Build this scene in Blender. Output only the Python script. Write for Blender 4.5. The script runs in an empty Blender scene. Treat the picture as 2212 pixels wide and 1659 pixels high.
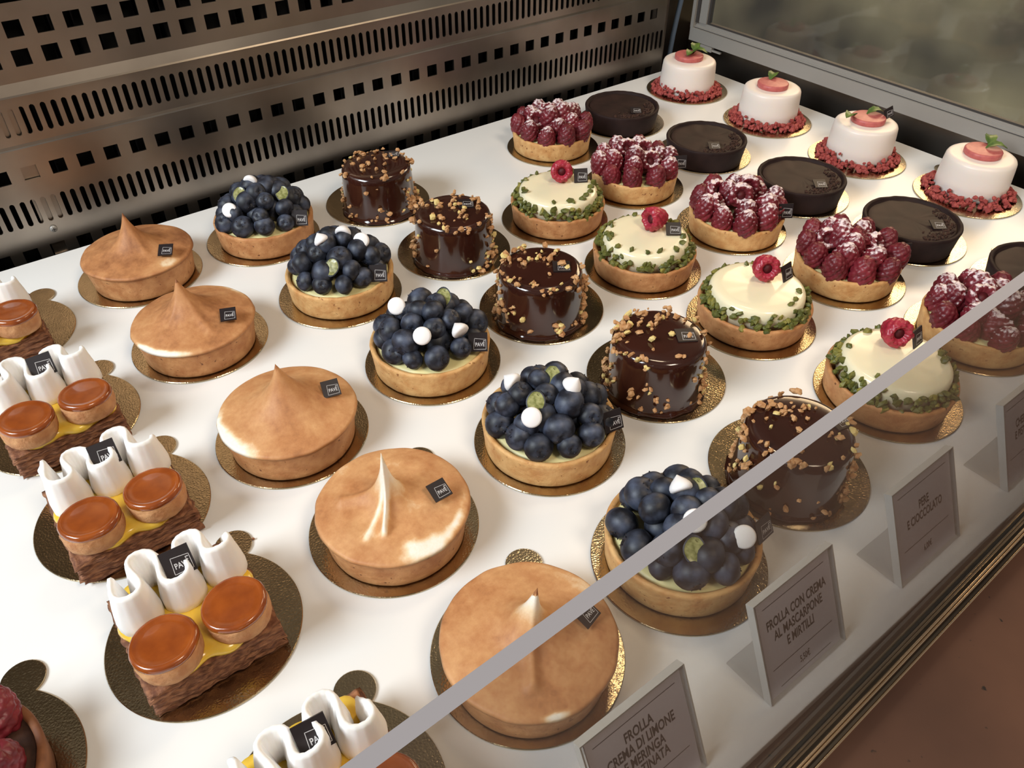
import bpy, bmesh, math, random
from mathutils import Vector, Matrix, noise
C = bpy.context.scene
COL = C.collection
PI = math.pi
S = 0.01                      # all shapes below are written in centimetres

# ------------------------------------------------------------------ camera
cam_d = bpy.data.cameras.new('camera'); cam = bpy.data.objects.new('camera', cam_d); COL.objects.link(cam)
cam_d.sensor_width = 36; cam_d.lens = 36 * 1700 / 2212; cam_d.clip_start = 0.005; cam_d.clip_end = 50
rx, ux, bx_ = (0.794936, 0.396941, -0.458818), (-0.606691, 0.522129, -0.599423), (0.001626, 0.754864, 0.655879)
m = Matrix(((rx[0], rx[1], rx[2], 0), (ux[0], ux[1], ux[2], 0), (bx_[0], bx_[1], bx_[2], 0), (0, 0, 0, 1)))
cam.matrix_world = Matrix.Translation(Vector((-22.027, -25.075, 33.346)) * S) @ m
C.camera = cam
# ------------------------------------------------------------------ light
W = bpy.data.worlds.new('shop_room'); C.world = W; W.use_nodes = True
nt = W.node_tree; bg = nt.nodes['Background']; bg.inputs[1].default_value = 0.33
tc = nt.nodes.new('ShaderNodeTexCoord'); mp = nt.nodes.new('ShaderNodeMapping'); nz = nt.nodes.new('ShaderNodeTexNoise')
cr = nt.nodes.new('ShaderNodeValToRGB'); nz.inputs['Scale'].default_value = 2.2; nz.inputs['Detail'].default_value = 3
nt.links.new(tc.outputs['Generated'], mp.inputs[0]); nt.links.new(mp.outputs[0], nz.inputs['Vector'])
nt.links.new(nz.outputs['Fac'], cr.inputs[0]); nt.links.new(cr.outputs[0], bg.inputs[0])
cr.color_ramp.elements[0].position = .38; cr.color_ramp.elements[0].color = (.26, .225, .19, 1)
cr.color_ramp.elements[1].position = .68; cr.color_ramp.elements[1].color = (.92, .86, .78, 1)


def area(name, loc, target, size, power, color, sy=None):
    l = bpy.data.lights.new(name, 'AREA'); l.energy = power; l.color = color; l.size = size * S
    if sy: l.shape = 'RECTANGLE'; l.size_y = sy * S
    o = bpy.data.objects.new(name, l); COL.objects.link(o); o.location = Vector(loc) * S
    o.rotation_euler = (Vector(target) - Vector(loc)).to_track_quat('-Z', 'Y').to_euler()
    return o


area('shop_window_daylight', (-135, 15, 105), (-5, 5, 0), 80, 32, (.87, .95, 1.0), 60)
area('ceiling_lamp', (10, -85, 125), (10, 5, 0), 34, 9.5, (1, .84, .66), 34)
area('ceiling_spot', (40, 24, 100), (0, -5, 0), 14, 1.3, (1, .80, .55), 14)
area('far_shop_lamp', (185, 68, 92), (40, 10, 0), 90, 24, (1, .70, .44), 50)
C.view_settings.view_transform = 'Standard'; C.view_settings.look = 'None'
C.view_settings.gamma = 1; C.view_settings.exposure = -0.09; C.view_settings.use_curve_mapping = False
C.cycles.max_bounces = 12; C.cycles.transparent_max_bounces = 24; C.cycles.caustics_reflective = False
C.cycles.caustics_refractive = False


# ------------------------------------------------------------------ materials
def srgb(*c):
    return tuple(((v / 255) / 12.92 if v / 255 <= .04045 else ((v / 255 + .055) / 1.055) ** 2.4) for v in c) + (1,)


def mat(name, col, rough=.5, metal=0, col2=None, nscale=150, nlo=.35, nhi=.65, bump=0, bscale=400, bdist=.0004,
        spec=None, sss=0, coat=0, rand=0, detail=4, stretch=None, spots=None, emit=None, spsc=300, spth=.66):
    M = bpy.data.materials.new(name); M.use_nodes = True
    n = M.node_tree.nodes; L = M.node_tree.links; b = n['Principled BSDF']
    b.inputs['Roughness'].default_value = rough; b.inputs['Metallic'].default_value = metal
    if spec is not None: b.inputs['Specular IOR Level'].default_value = spec
    if sss:
        b.inputs['Subsurface Weight'].default_value = sss; b.inputs['Subsurface Scale'].default_value = .003
        b.inputs['Subsurface Radius'].default_value = (1, .6, .35)
    if coat: b.inputs['Coat Weight'].default_value = coat; b.inputs['Coat Roughness'].default_value = .06
    t = n.new('ShaderNodeTexCoord'); vec = t.outputs['Object']
    if stretch:
        mm = n.new('ShaderNodeMapping'); mm.inputs['Scale'].default_value = stretch
        L.new(vec, mm.inputs[0]); vec = mm.outputs[0]
    cur = None
    if col2:
        z = n.new('ShaderNodeTexNoise'); z.inputs['Scale'].default_value = nscale; z.inputs['Detail'].default_value = detail
        L.new(vec, z.inputs['Vector']); r = n.new('ShaderNodeValToRGB'); L.new(z.outputs['Fac'], r.inputs[0])
        r.color_ramp.elements[0].position = nlo; r.color_ramp.elements[0].color = col
        r.color_ramp.elements[1].position = nhi; r.color_ramp.elements[1].color = col2
        cur = r.outputs[0]
    if spots:
        z = n.new('ShaderNodeTexNoise'); z.inputs['Scale'].default_value = spsc; z.inputs['Detail'].default_value = 2
        L.new(vec, z.inputs['Vector']); r = n.new('ShaderNodeValToRGB'); L.new(z.outputs['Fac'], r.inputs[0])
        r.color_ramp.elements[0].position = spth; r.color_ramp.elements[0].color = (0, 0, 0, 1)
        r.color_ramp.elements[1].position = spth + .05; r.color_ramp.elements[1].color = (1, 1, 1, 1)
        x = n.new('ShaderNodeMix'); x.data_type = 'RGBA'; L.new(r.outputs[0], x.inputs['Factor'])
        if cur: L.new(cur, x.inputs['A'])
        else: x.inputs['A'].default_value = col
        x.inputs['B'].default_value = spots; cur = x.outputs['Result']
    if rand:
        oi = n.new('ShaderNodeObjectInfo'); h = n.new('ShaderNodeHueSaturation')
        mr = n.new('ShaderNodeMapRange'); mr.inputs['To Min'].default_value = 1 - rand; mr.inputs['To Max'].default_value = 1 + rand
        L.new(oi.outputs['Random'], mr.inputs[0]); L.new(mr.outputs[0], h.inputs['Value'])
        if cur: L.new(cur, h.inputs['Color'])
        else: h.inputs['Color'].default_value = col
        cur = h.outputs[0]
    if cur: L.new(cur, b.inputs['Base Color'])
    else: b.inputs['Base Color'].default_value = col
    if bump:
        z = n.new('ShaderNodeTexNoise'); z.inputs['Scale'].default_value = bscale; z.inputs['Detail'].default_value = 5
        L.new(vec, z.inputs['Vector']); bp = n.new('ShaderNodeBump'); bp.inputs['Strength'].default_value = bump
        bp.inputs['Distance'].default_value = bdist; L.new(z.outputs['Fac'], bp.inputs['Height'])
        L.new(bp.outputs[0], b.inputs['Normal'])
    if emit:
        b.inputs['Emission Color'].default_value = emit[0]; b.inputs['Emission Strength'].default_value = emit[1]
    return M


def clear(name, tint, refl=.9, rough=.02, extra=0.0):
    M = bpy.data.materials.new(name); M.use_nodes = True; n = M.node_tree.nodes; L = M.node_tree.links
    n.remove(n['Principled BSDF']); out = n['Material Output']
    tr = n.new('ShaderNodeBsdfTransparent'); tr.inputs[0].default_value = tint
    gl = n.new('ShaderNodeBsdfGlossy'); gl.inputs['Roughness'].default_value = rough; gl.inputs[0].default_value = (refl,) * 3 + (1,)
    f = n.new('ShaderNodeFresnel'); g = n.new('ShaderNodeNewGeometry'); io = n.new('ShaderNodeMapRange')   # air to glass from outside, glass to air from inside
    io.inputs['To Min'].default_value = 1.45; io.inputs['To Max'].default_value = 1 / 1.45; L.new(g.outputs['Backfacing'], io.inputs[0]); L.new(io.outputs[0], f.inputs[0])
    mx = n.new('ShaderNodeMixShader'); L.new(f.outputs[0], mx.inputs[0]); L.new(tr.outputs[0], mx.inputs[1]); L.new(gl.outputs[0], mx.inputs[2])
    last = mx
    if extra:
        df = n.new('ShaderNodeBsdfDiffuse'); df.inputs[0].default_value = (.75, .75, .72, 1)
        m2 = n.new('ShaderNodeMixShader'); m2.inputs[0].default_value = extra
        L.new(mx.outputs[0], m2.inputs[1]); L.new(df.outputs[0], m2.inputs[2]); last = m2
    L.new(last.outputs[0], out.inputs[0]); return M


def gold_mat(name, c1, c2, rough):
    M = mat(name, c1, rough, 1, c2, 60, .3, .7)
    n = M.node_tree.nodes; L = M.node_tree.links; b = n['Principled BSDF']
    t = n.new('ShaderNodeTexCoord'); v = n.new('ShaderNodeTexVoronoi'); v.inputs['Scale'].default_value = 620
    v.feature = 'DISTANCE_TO_EDGE'; nz = n.new('ShaderNodeTexNoise'); nz.inputs['Scale'].default_value = 900
    L.new(t.outputs['Object'], v.inputs['Vector']); L.new(t.outputs['Object'], nz.inputs['Vector'])
    a = n.new('ShaderNodeMath'); a.operation = 'ADD'; L.new(v.outputs['Distance'], a.inputs[0]); L.new(nz.outputs['Fac'], a.inputs[1])
    bp = n.new('ShaderNodeBump'); bp.inputs['Strength'].default_value = .35; bp.inputs['Distance'].default_value = .00025
    L.new(a.outputs[0], bp.inputs['Height']); L.new(bp.outputs[0], b.inputs['Normal'])
    return M


def toast_mat(name, stops):
    M = mat(name, (1, 1, 1, 1), .55, bump=.25, bscale=900, bdist=.0002, sss=.12, spec=.35)
    n = M.node_tree.nodes; L = M.node_tree.links; b = n['Principled BSDF']
    a = n.new('ShaderNodeAttribute'); a.attribute_name = 'toast'
    t = n.new('ShaderNodeTexCoord'); z = n.new('ShaderNodeTexNoise'); z.inputs['Scale'].default_value = 900; z.inputs['Detail'].default_value = 3
    L.new(t.outputs['Object'], z.inputs['Vector'])
    mu = n.new('ShaderNodeMath'); mu.operation = 'MULTIPLY_ADD'; mu.inputs[1].default_value = .16; mu.inputs[2].default_value = -.08
    L.new(z.outputs['Fac'], mu.inputs[0]); ad = n.new('ShaderNodeMath'); L.new(mu.outputs[0], ad.inputs[0]); L.new(a.outputs['Fac'], ad.inputs[1])
    r = n.new('ShaderNodeValToRGB'); L.new(ad.outputs[0], r.inputs[0]); e = r.color_ramp.elements
    e[0].position, e[0].color = stops[0]; e[1].position, e[1].color = stops[-1]
    for p, c in stops[1:-1]:
        k = e.new(p); k.color = c
    L.new(r.outputs[0], b.inputs['Base Color']); return M


M = {}
M['tray'] = mat('white_laminate', srgb(238, 237, 235), .28, spec=.45)
M['steel'] = mat('brushed_steel', (.25, .212, .18, 1), .35, 1, (.44, .385, .33, 1), 9, .35, .68, bump=.12, bscale=60, bdist=.0006, stretch=(1, 1, 1))
M['steel_dark'] = mat('dark_steel', (.10, .085, .075, 1), .35, 1, (.17, .145, .12, 1), 8)
M['black'] = mat('black_duct_and_light_block', (.006, .006, .007, 1), .7)
M['fin'] = mat('evaporator_fin', (.03, .03, .035, 1), .45, .8)
M['alu'] = mat('grey_painted_aluminium', srgb(164, 160, 154), .35, .2)
M['alu_dark'] = mat('dark_gasket', srgb(60, 56, 54), .6)
M['rail'] = mat('brass_tinted_rail', (.92, .70, .48, 1), .2, 1)
M['channel'] = mat('grey_channel', srgb(104, 101, 96), .5)
M['brown'] = mat('worn_brown_counter', srgb(74, 47, 36), .55, 0, srgb(100, 67, 51), 11, .3, .7, bump=.2, bscale=90, spots=srgb(30, 20, 17), spsc=190, spth=.715)
M['reflection_blur'] = mat('painted_pane_reflections', srgb(84, 74, 62), .8, 0, srgb(222, 206, 172), 7, .36, .74, detail=2)  # blurred reflections of the end pane, painted as soft colour patches
M['glass'] = clear('front_glass', (.92, .91, .89, 1), .55, .03, .02)
M['glass_edge'] = mat('ground_glass_edge', srgb(138, 136, 141), .5, spec=.2)
M['pane'] = clear('end_glass', (.80, .81, .78, 1), .9, .05, .03)
M['acrylic'] = clear('clear_acrylic', (.965, .965, .96, 1), .5, .04, .02)
M['acrylic_edge'] = mat('polished_acrylic_edge', srgb(205, 203, 198), .2)
M['paper'] = mat('printed_card', srgb(228, 224, 240), .8)
M['ink'] = mat('dark_ink', srgb(22, 18, 20), .9, spec=.1)
M['gold'] = gold_mat('gold_card', (.46, .36, .22, 1), (.58, .45, .28, 1), .17)
M['crust'] = mat('golden_shortcrust', srgb(222, 176, 116), .66, 0, srgb(198, 142, 84), 130, .36, .68, bump=.6, bscale=420, bdist=.0007, spots=srgb(146, 92, 50), spsc=330, spth=.68, sss=.08)
M['crust_brown'] = mat('browned_shortcrust', srgb(204, 148, 96), .66, 0, srgb(176, 116, 68), 130, .36, .68, bump=.6, bscale=420, bdist=.0007, spots=srgb(120, 72, 40), spsc=330, spth=.68, sss=.08)
M['crust_choc'] = mat('cocoa_shortcrust', srgb(34, 19, 18), .7, 0, srgb(44, 27, 24), 80, spec=.25, bump=.3, bscale=500)
M['crust_hazel'] = mat('dark_hazelnut_shortcrust', srgb(150, 98, 62), .7, 0, srgb(110, 66, 40), 90, bump=.6, bscale=300)
M['meringue'] = toast_mat('toasted_meringue', [(0.0, srgb(246, 238, 226)), (.25, srgb(238, 212, 176)), (.5, srgb(212, 160, 110)), (.75, srgb(188, 130, 84)), (1, srgb(142, 90, 56))])
M['white'] = mat('white_cream', srgb(246, 244, 242), .8, spec=.2, sss=.15, bump=.1, bscale=500)
M['kiss'] = mat('white_meringue_drop', srgb(246, 242, 242), .55, sss=.1)
M['cream_y'] = mat('pale_mascarpone_cream', srgb(234, 222, 162), .4, sss=.1, bump=.15, bscale=200)
M['cream_w'] = mat('ivory_glaze', srgb(246, 234, 200), .16, sss=.15, spec=.5)
M['custard'] = mat('lemon_custard', srgb(232, 188, 60), .18, 0, srgb(240, 204, 88), 90, sss=.2, bump=.15, bscale=150)
M['blue'] = mat('blueberry_skin', srgb(18, 20, 30), .5, 0, srgb(80, 88, 108), 130, .43, .80, rand=.35, bump=.12, bscale=500, detail=9)
M['calyx'] = mat('blueberry_crown', srgb(22, 22, 30), .8, 0, srgb(60, 52, 58), 300)
M['cut'] = mat('cut_blueberry_flesh', srgb(112, 114, 58), .25, 0, srgb(168, 166, 112), 330, sss=.2, spots=srgb(110, 108, 60), spsc=300, spth=.68)
M['rasp'] = mat('raspberry_flesh', srgb(98, 24, 33), .42, 0, srgb(126, 40, 50), 150, sss=.08, rand=.2)
M['rasp_in'] = mat('raspberry_hollow', srgb(84, 12, 22), .6)
M['choc'] = mat('chocolate_glaze', srgb(50, 24, 17), .13, 0, srgb(60, 29, 21), 30, coat=.5, spec=.5)
M['ganache'] = mat('dark_ganache', srgb(38, 24, 22), .62, 0, srgb(50, 32, 28), 60, spec=.25)
M['crumbly'] = mat('crumbly_cocoa', srgb(66, 38, 24), .85, 0, srgb(48, 26, 18), 200, bump=.7, bscale=350)
M['nut'] = mat('praline_crumb', srgb(206, 160, 112), .6, 0, srgb(178, 126, 80), 250, bump=.2, bscale=600)
M['nut2'] = mat('pale_nut_crumb', srgb(226, 200, 130), .6)
M['pist'] = mat('green_pistachio', srgb(74, 80, 30), .5, 0, srgb(108, 108, 46), 220)
M['pist2'] = mat('yellow_green_pistachio', srgb(146, 136, 60), .5, 0, srgb(96, 98, 44), 220)
M['panna'] = mat('white_panna_cotta', srgb(246, 232, 222), .38, sss=.25)
M['jelly'] = mat('pink_jelly', srgb(204, 112, 106), .42, 0, srgb(188, 96, 94), 260, sss=.25)
M['redcrumb'] = mat('raspberry_crumb', srgb(176, 82, 74), .7, 0, srgb(148, 58, 56), 240, sss=.1)
M['mint'] = mat('mint_leaf', srgb(62, 92, 34), .45, 0, srgb(104, 126, 54), 160)
M['plaque'] = mat('dark_chocolate_plaque', srgb(34, 26, 28), .4)
M['logo'] = mat('silver_print', srgb(196, 192, 192), .5)
M['puff'] = mat('choux_side', srgb(208, 156, 108), .75, 0, srgb(184, 126, 82), 130, bump=1, bscale=190, bdist=.0016, sss=.06)
M['caramel'] = mat('amber_caramel', srgb(158, 80, 28), .2, 0, srgb(122, 54, 18), 75, .3, .7, coat=.6, sss=.1)
M['leaf_base'] = mat('baked_puff_pastry', srgb(166, 114, 80), .8, 0, srgb(108, 66, 46), 200, .35, .62, bump=1, bscale=260, bdist=.0012, stretch=(1, 1, 5))
M['cable'] = mat('blue_grey_cable', srgb(88, 104, 124), .5)


def dusted(base, name):
    Mm = M[base].copy(); Mm.name = name; n = Mm.node_tree.nodes; L = Mm.node_tree.links; b = n['Principled BSDF']
    src = b.inputs['Base Color'].links[0].from_socket
    g = n.new('ShaderNodeNewGeometry'); sp = n.new('ShaderNodeSeparateXYZ'); L.new(g.outputs['Normal'], sp.inputs[0])
    t = n.new('ShaderNodeTexCoord'); z = n.new('ShaderNodeTexNoise'); z.inputs['Scale'].default_value = 420; z.inputs['Detail'].default_value = 4
    L.new(t.outputs['Object'], z.inputs['Vector'])
    a = n.new('ShaderNodeMath'); a.operation = 'MULTIPLY_ADD'; a.inputs[1].default_value = 1.6; L.new(z.outputs['Fac'], a.inputs[0]); L.new(sp.outputs['Z'], a.inputs[2])
    r = n.new('ShaderNodeMapRange'); r.inputs['From Min'].default_value = 1.42; r.inputs['From Max'].default_value = 1.78; L.new(a.outputs[0], r.inputs[0])
    x = n.new('ShaderNodeMix'); x.data_type = 'RGBA'; L.new(r.outputs[0], x.inputs['Factor']); L.new(src, x.inputs['A'])
    x.inputs['B'].default_value = srgb(240, 222, 224); L.new(x.outputs['Result'], b.inputs['Base Color']); return Mm


M['rasp_dust'] = dusted('rasp', 'sugar_dusted_raspberry')


# ------------------------------------------------------------------ mesh helpers
class MB:
    def __init__(s): s.v = []; s.f = []; s.m = []; s.col = None
    def add(s, vs, fs, mi=0, mx=None):
        o = len(s.v)
        s.v += [tuple(mx @ Vector(v)) if mx else tuple(v) for v in vs]
        s.f += [tuple(i + o for i in f) for f in fs]; s.m += [mi] * len(fs)
    def box(s, a, b, mi=0, mx=None):
        x0, y0, z0 = a; x1, y1, z1 = b
        s.add([(x0, y0, z0), (x1, y0, z0), (x1, y1, z0), (x0, y1, z0), (x0, y0, z1), (x1, y0, z1), (x1, y1, z1), (x0, y1, z1)],
              [(0, 3, 2, 1), (4, 5, 6, 7), (0, 1, 5, 4), (1, 2, 6, 5), (2, 3, 7, 6), (3, 0, 4, 7)], mi, mx)
    def lathe(s, prof, n=64, fn=None, mi=0, mx=None):
        vs = []; fs = []; k = len(prof)
        for r, z in prof:
            for j in range(n):
                a = 2 * PI * j / n; p = (r * math.cos(a), r * math.sin(a), z)
                vs.append(fn(p, a) if fn else p)
        for i in range(k - 1):
            for j in range(n):
                j2 = (j + 1) % n
                fs.append((i * n + j, i * n + j2, (i + 1) * n + j2, (i + 1) * n + j))
        if prof[0][0] > 1e-6: fs.append(tuple(range(n - 1, -1, -1)))
        if prof[-1][0] > 1e-6: fs.append(tuple((k - 1) * n + j for j in range(n)))
        s.add(vs, fs, mi, mx)
    def tube(s, pts, r, n=10, mi=0):
        pts = [Vector(p) for p in pts]; vs = []; fs = []
        for i, p in enumerate(pts):
            t = (pts[min(i + 1, len(pts) - 1)] - pts[max(i - 1, 0)]).normalized()
            u = t.orthogonal().normalized() if abs(t.z) > .9 else t.cross(Vector((0, 0, 1))).normalized(); w = t.cross(u)
            rr = r(i / (len(pts) - 1)) if callable(r) else r
            for j in range(n):
                a = 2 * PI * j / n; vs.append(p + (u * math.cos(a) + w * math.sin(a)) * rr)
        for i in range(len(pts) - 1):
            for j in range(n):
                j2 = (j + 1) % n; fs.append((i * n + j, i * n + j2, (i + 1) * n + j2, (i + 1) * n + j))
        fs.append(tuple(range(n - 1, -1, -1))); fs.append(tuple((len(pts) - 1) * n + j for j in range(n)))
        s.add(vs, fs, mi)
    def mesh(s, name, mats, smooth=True, angle=None):
        me = bpy.data.meshes.new(name); me.from_pydata([(x * S, y * S, z * S) for x, y, z in s.v], [], s.f)
        for mm in (mats if isinstance(mats, (list, tuple)) else [mats]): me.materials.append(mm)
        for p, mi in zip(me.polygons, s.m): p.material_index = mi; p.use_smooth = smooth
        if s.col is not None:
            at = me.attributes.new('toast', 'FLOAT', 'POINT')
            for i, c in enumerate(s.col): at.data[i].value = c
        me.validate(); me.update()
        if angle: me.set_sharp_from_angle(angle=angle)
        return me


def ob(name, me, parent=None, loc=(0, 0, 0), rot=(0, 0, 0), scale=None):
    o = bpy.data.objects.new(name, me); COL.objects.link(o); o.parent = parent
    o.location = Vector(loc) * S; o.rotation_euler = rot
    if scale: o.scale = scale if isinstance(scale, (tuple, list)) else (scale,) * 3
    return o


def tag(o, label=None, cat=None, group=None, kind=None):
    if label: o['label'] = label
    if cat: o['category'] = cat
    if group: o['group'] = group
    if kind: o['kind'] = kind
    return o


def thing(name, loc, label, cat, group=None, rz=0):
    return tag(ob(name, None, None, loc, (0, 0, rz)), label, cat, group)


def nz3(x, y, z, f=1.0): return noise.noise(Vector((x * f, y * f, z * f)))


# ------------------------------------------------------------------ the case
TX0, TX1, TY0, TY1 = -48, 54.6, -19.6, 39.85
b = MB(); r = .5; out = []
for cx, cy, a0 in ((TX1 - r, TY1 - r, 0), (TX0 + r, TY1 - r, 90), (TX0 + r, TY0 + r, 180), (TX1 - r, TY0 + r, 270)):
    for k in range(7):
        a = math.radians(a0 + 15 * k); out.append((cx + r * math.cos(a), cy + r * math.sin(a)))
n = len(out)
vs = [(x, y, -.8) for x, y in out] + [(x, y, 0) for x, y in out]
b.add(vs, [tuple(range(n - 1, -1, -1)), tuple(range(n, 2 * n))] + [(i, (i + 1) % n, n + (i + 1) % n, n + i) for i in range(n)])
tray = ob('display_shelf', b.mesh('display_shelf', M['tray'], False))
mod = tray.modifiers.new('bevel', 'BEVEL'); mod.width = .0008; mod.segments = 2
tag(tray, 'flat white display shelf carrying all the pastries on gold boards', 'shelf')

# perforated back panel: profile (z, y) broken into strips, holes are real openings
PY = 41.5


def ypan(z):
    P = [(18, 41.25), (12.7, 41.25), (11.95, 41.0), (11.85, 40.88), (11.7, 41.45), (8.35, 41.45), (8.15, 41.41), (8.0, 41.5), (-8, 41.5)]
    for (za, ya), (zb, yb) in zip(P, P[1:]):
        if za >= z >= zb: return ya + (yb - ya) * (za - z) / (za - zb)
    return 41.5


def hole_row(b, x0, x1, pitch, start, w, z0, z1, rnd, zb, zt):
    """strip from zb to zt with one opening per cell between z0 and z1"""
    k0 = math.ceil((x0 - start) / pitch); xs = []
    k = k0
    while start + k * pitch + w < x1 - .3: xs.append(start + k * pitch); k += 1
    prev = x0; T = .16
    for i, xh in enumerate(xs):
        cl = prev; cr_ = (xh + w + (pitch - w) / 2) if i < len(xs) - 1 else x1; prev = cr_
        cx, cz = xh + w / 2, (z0 + z1) / 2
        if rnd:
            inner = []; rr = w / 2
            for q in range(5): a = PI * q / 4; inner.append((cx + rr * math.cos(a), z1 - rr + rr * math.sin(a)))
            for q in range(5): a = PI + PI * q / 4; inner.append((cx + rr * math.cos(a), z0 + rr + rr * math.sin(a)))
            outer = [(cr_, (z1 + zt) / 2), (cr_, zt), (cx, zt), (cl, zt), (cl, (z1 + zt) / 2), (cl, (z0 + zb) / 2), (cl, zb), (cx, zb), (cr_, zb), (cr_, (z0 + zb) / 2)]
        else:
            inner = [(xh + w, z1), (xh, z1), (xh, z0), (xh + w, z0)]
            outer = [(cr_, zt), (cl, zt), (cl, zb), (cr_, zb)]
        n = len(inner)
        vs = [(x, ypan(z), z) for x, z in outer] + [(x, ypan(z), z) for x, z in inner] + [(x, ypan(z) + T, z) for x, z in inner]
        fs = [(j, (j + 1) % n, n + (j + 1) % n, n + j) for j in range(n)] + [(n + j, n + (j + 1) % n, 2 * n + (j + 1) % n, 2 * n + j) for j in range(n)]
        b.add(vs, fs)


b = MB(); X0, X1 = -45, 51.6
def flat(z1, z0):
    nseg = 24
    for i in range(nseg):
        xa = X0 + (X1 - X0) * i / nseg; xb = X0 + (X1 - X0) * (i + 1) / nseg
        b.add([(xa, ypan(z0), z0), (xb, ypan(z0), z0), (xb, ypan(z1), z1), (xa, ypan(z1), z1)], [(0, 1, 2, 3)])
flat(17.8, 17.2); hole_row(b, X0, X1, 1.97, -15.3, 1.12, 15.6, 16.7, 0, 15.2, 17.2)
flat(15.2, 15.1); hole_row(b, X0, X1, 1.98, -15.45, 1.12, 13.7, 14.8, 0, 13.3, 15.1); flat(13.3, 12.7)
flat(12.7, 11.95); flat(11.95, 11.85); flat(11.85, 11.7); flat(11.7, 11.3); hole_row(b, X0, X1, .737, -15.67, .38, 8.95, 11.0, 1, 8.7, 11.3)
flat(8.7, 8.35); flat(8.35, 8.15); flat(8.15, 8.0); flat(8.0, 7.0); hole_row(b, X0, X1, 2.02, -15.83, 1.1, 5.6, 6.65, 0, 5.2, 7.0)
flat(5.2, 4.5); hole_row(b, X0, X1, .734, -15.96, .38, 2.0, 4.1, 1, 1.6, 4.5); flat(1.6, .6)
hole_row(b, X0, X1, 2.03, -16.05, 1.12, -1.0, .15, 0, -1.3, .6); flat(-1.3, -8)
b.add([(X1, 41.5, -8), (X1, 43.2, -8), (X1, 43.2, 17.8), (X1, 41.25, 17.8)], [(0, 1, 2, 3)])
tag(ob('wall_back', b.mesh('wall_back', M['steel'], False)), kind='structure')
b = MB(); b.box((-48, 46, -10), (62, 46.5, 60)); b.box((-48, 41.7, 17.9), (62, 46, 18.4)); b.box((-48, -19.3, -3.2), (58.2, 46, -3))  # duct back and lid, plus black sheet added under shelf to block light
tag(ob('wall_duct_and_light_block', b.mesh('wall_duct_and_light_block', M['black'], False)), kind='structure')
b = MB()
for i in range(60): b.box((-44 + i * 1.6, 44.2, -7), (-43.9 + i * 1.6, 45.6, 17))
tag(ob('evaporator_coil', b.mesh('evaporator_coil', M['fin'], False)), 'row of dark cooling fins glimpsed through the slots of the steel back panel', 'cooling coil')
b = MB(); b.box((-48, 41.0, 18.4), (62, 41.4, 60))
tag(ob('wall_upper', b.mesh('wall_upper', M['steel_dark'], False)), kind='structure')
# bracket plates and screw behind the panel, left
t = thing('panel_bracket', (-17.2, 41.75, 0), 'steel bracket blocking a few slots at the left of the back panel', 'bracket')
b = MB(); b.box((-.75, 0, -2), (.95, .08, 8)); ob('plate', b.mesh('plate', M['steel'], False), t)
b = MB(); b.box((-1.2, -.02, 8), (.9, .06, 12)); ob('flange', b.mesh('flange', M['steel'], False), t)
t = thing('screw', (-17.35, 41.42, 1.35), 'round cross head screw under the blocked slots of the back panel', 'screw')
b = MB(); b.lathe([(.001, .14), (.15, .12), (.26, .05), (.28, 0), (.28, -.08)][::-1], 24, mx=Matrix.Rotation(PI / 2, 4, 'X')); ob('head', b.mesh('head', M['alu'], True), t)
b = MB(); b.box((-.16, -.16, -.03), (.16, -.13, .03)); b.box((-.03, -.16, -.16), (.03, -.13, .16)); ob('cross_slot', b.mesh('cross_slot', M['alu_dark'], False), t)

# end of the case: steel wall, framed pane
b = MB(); b.box((58.2, -22, -8), (58.6, 46, 3.2)); tag(ob('wall_right', b.mesh('wall_right', M['steel'], False)), kind='structure')
b = MB(); b.box((50, 43.5, -8), (60, 43.9, 60)); tag(ob('wall_corner', b.mesh('wall_corner', M['steel_dark'], False)), kind='structure')
win = ob('window_1', None, None, (56, 0, 0)); win['kind'] = 'structure'
b = MB(); b.box((0, -22, 2.1), (1.4, 41.5, 3.55)); b.box((.25, -22, 3.55), (1.4, 41.5, 3.72)); b.box((.5, -22, 3.72), (1.4, 41.5, 3.9)); b.box((.62, -22, 3.9), (1.4, 41.5, 4.15))
ob('bottom_rail', b.mesh('bottom_rail', M['alu'], False), win)
b = MB(); b.box((0, 41.1, 3.55), (1.4, 41.55, 45)); b.box((.5, 39.6, 4.15), (1.4, 40.7, 45)); ob('stile', b.mesh('stile', M['alu'], False), win)
b = MB(); b.box((.235, -22, 3.5), (.3, 41.5, 3.62)); b.box((.3, 40.7, 4.15), (1.4, 41.1, 45)); b.box((.7, 39.3, 4.15), (1.2, 39.6, 45)); b.box((.7, -22, 4.15), (1.2, 39.3, 4.35)); ob('gasket', b.mesh('gasket', M['alu_dark'], False), win)
b = MB(); b.box((.85, -22, 4.2), (1.05, 39.5, 45)); ob('pane', b.mesh('pane', M['pane'], False), win)
b = MB(); b.box((86, -60, -60), (87, 90, 16)); tag(ob('wall_reflection_backdrop', b.mesh('wall_reflection_backdrop', M['reflection_blur'], False)), kind='structure')  # backdrop added behind the pane to carry its painted reflections
t = thing('hinge_clip', (55.9, 38.6, 1.5), 'small grey metal clip under the end window rail behind the corner dessert', 'clip')
b = MB(); b.box((0, -.9, 0), (.5, .9, .55)); b.box((.1, -2.2, .1), (.35, -.9, .3)); ob('clip', b.mesh('clip', M['alu'], False), t)
b = MB(); b.tube([(54.4, 42.4, 14), (54.5, 42.3, 10), (54.6, 42.2, 7.2), (54.2, 42.2, 5), (53.9, 42.2, 3), (53.6, 42.2, 0), (53.5, 42.3, -6)], .3, 12)
tag(ob('cable', b.mesh('cable', M['cable'], True)), 'blue grey cable hanging in the dark back right corner of the case', 'cable')

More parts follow.
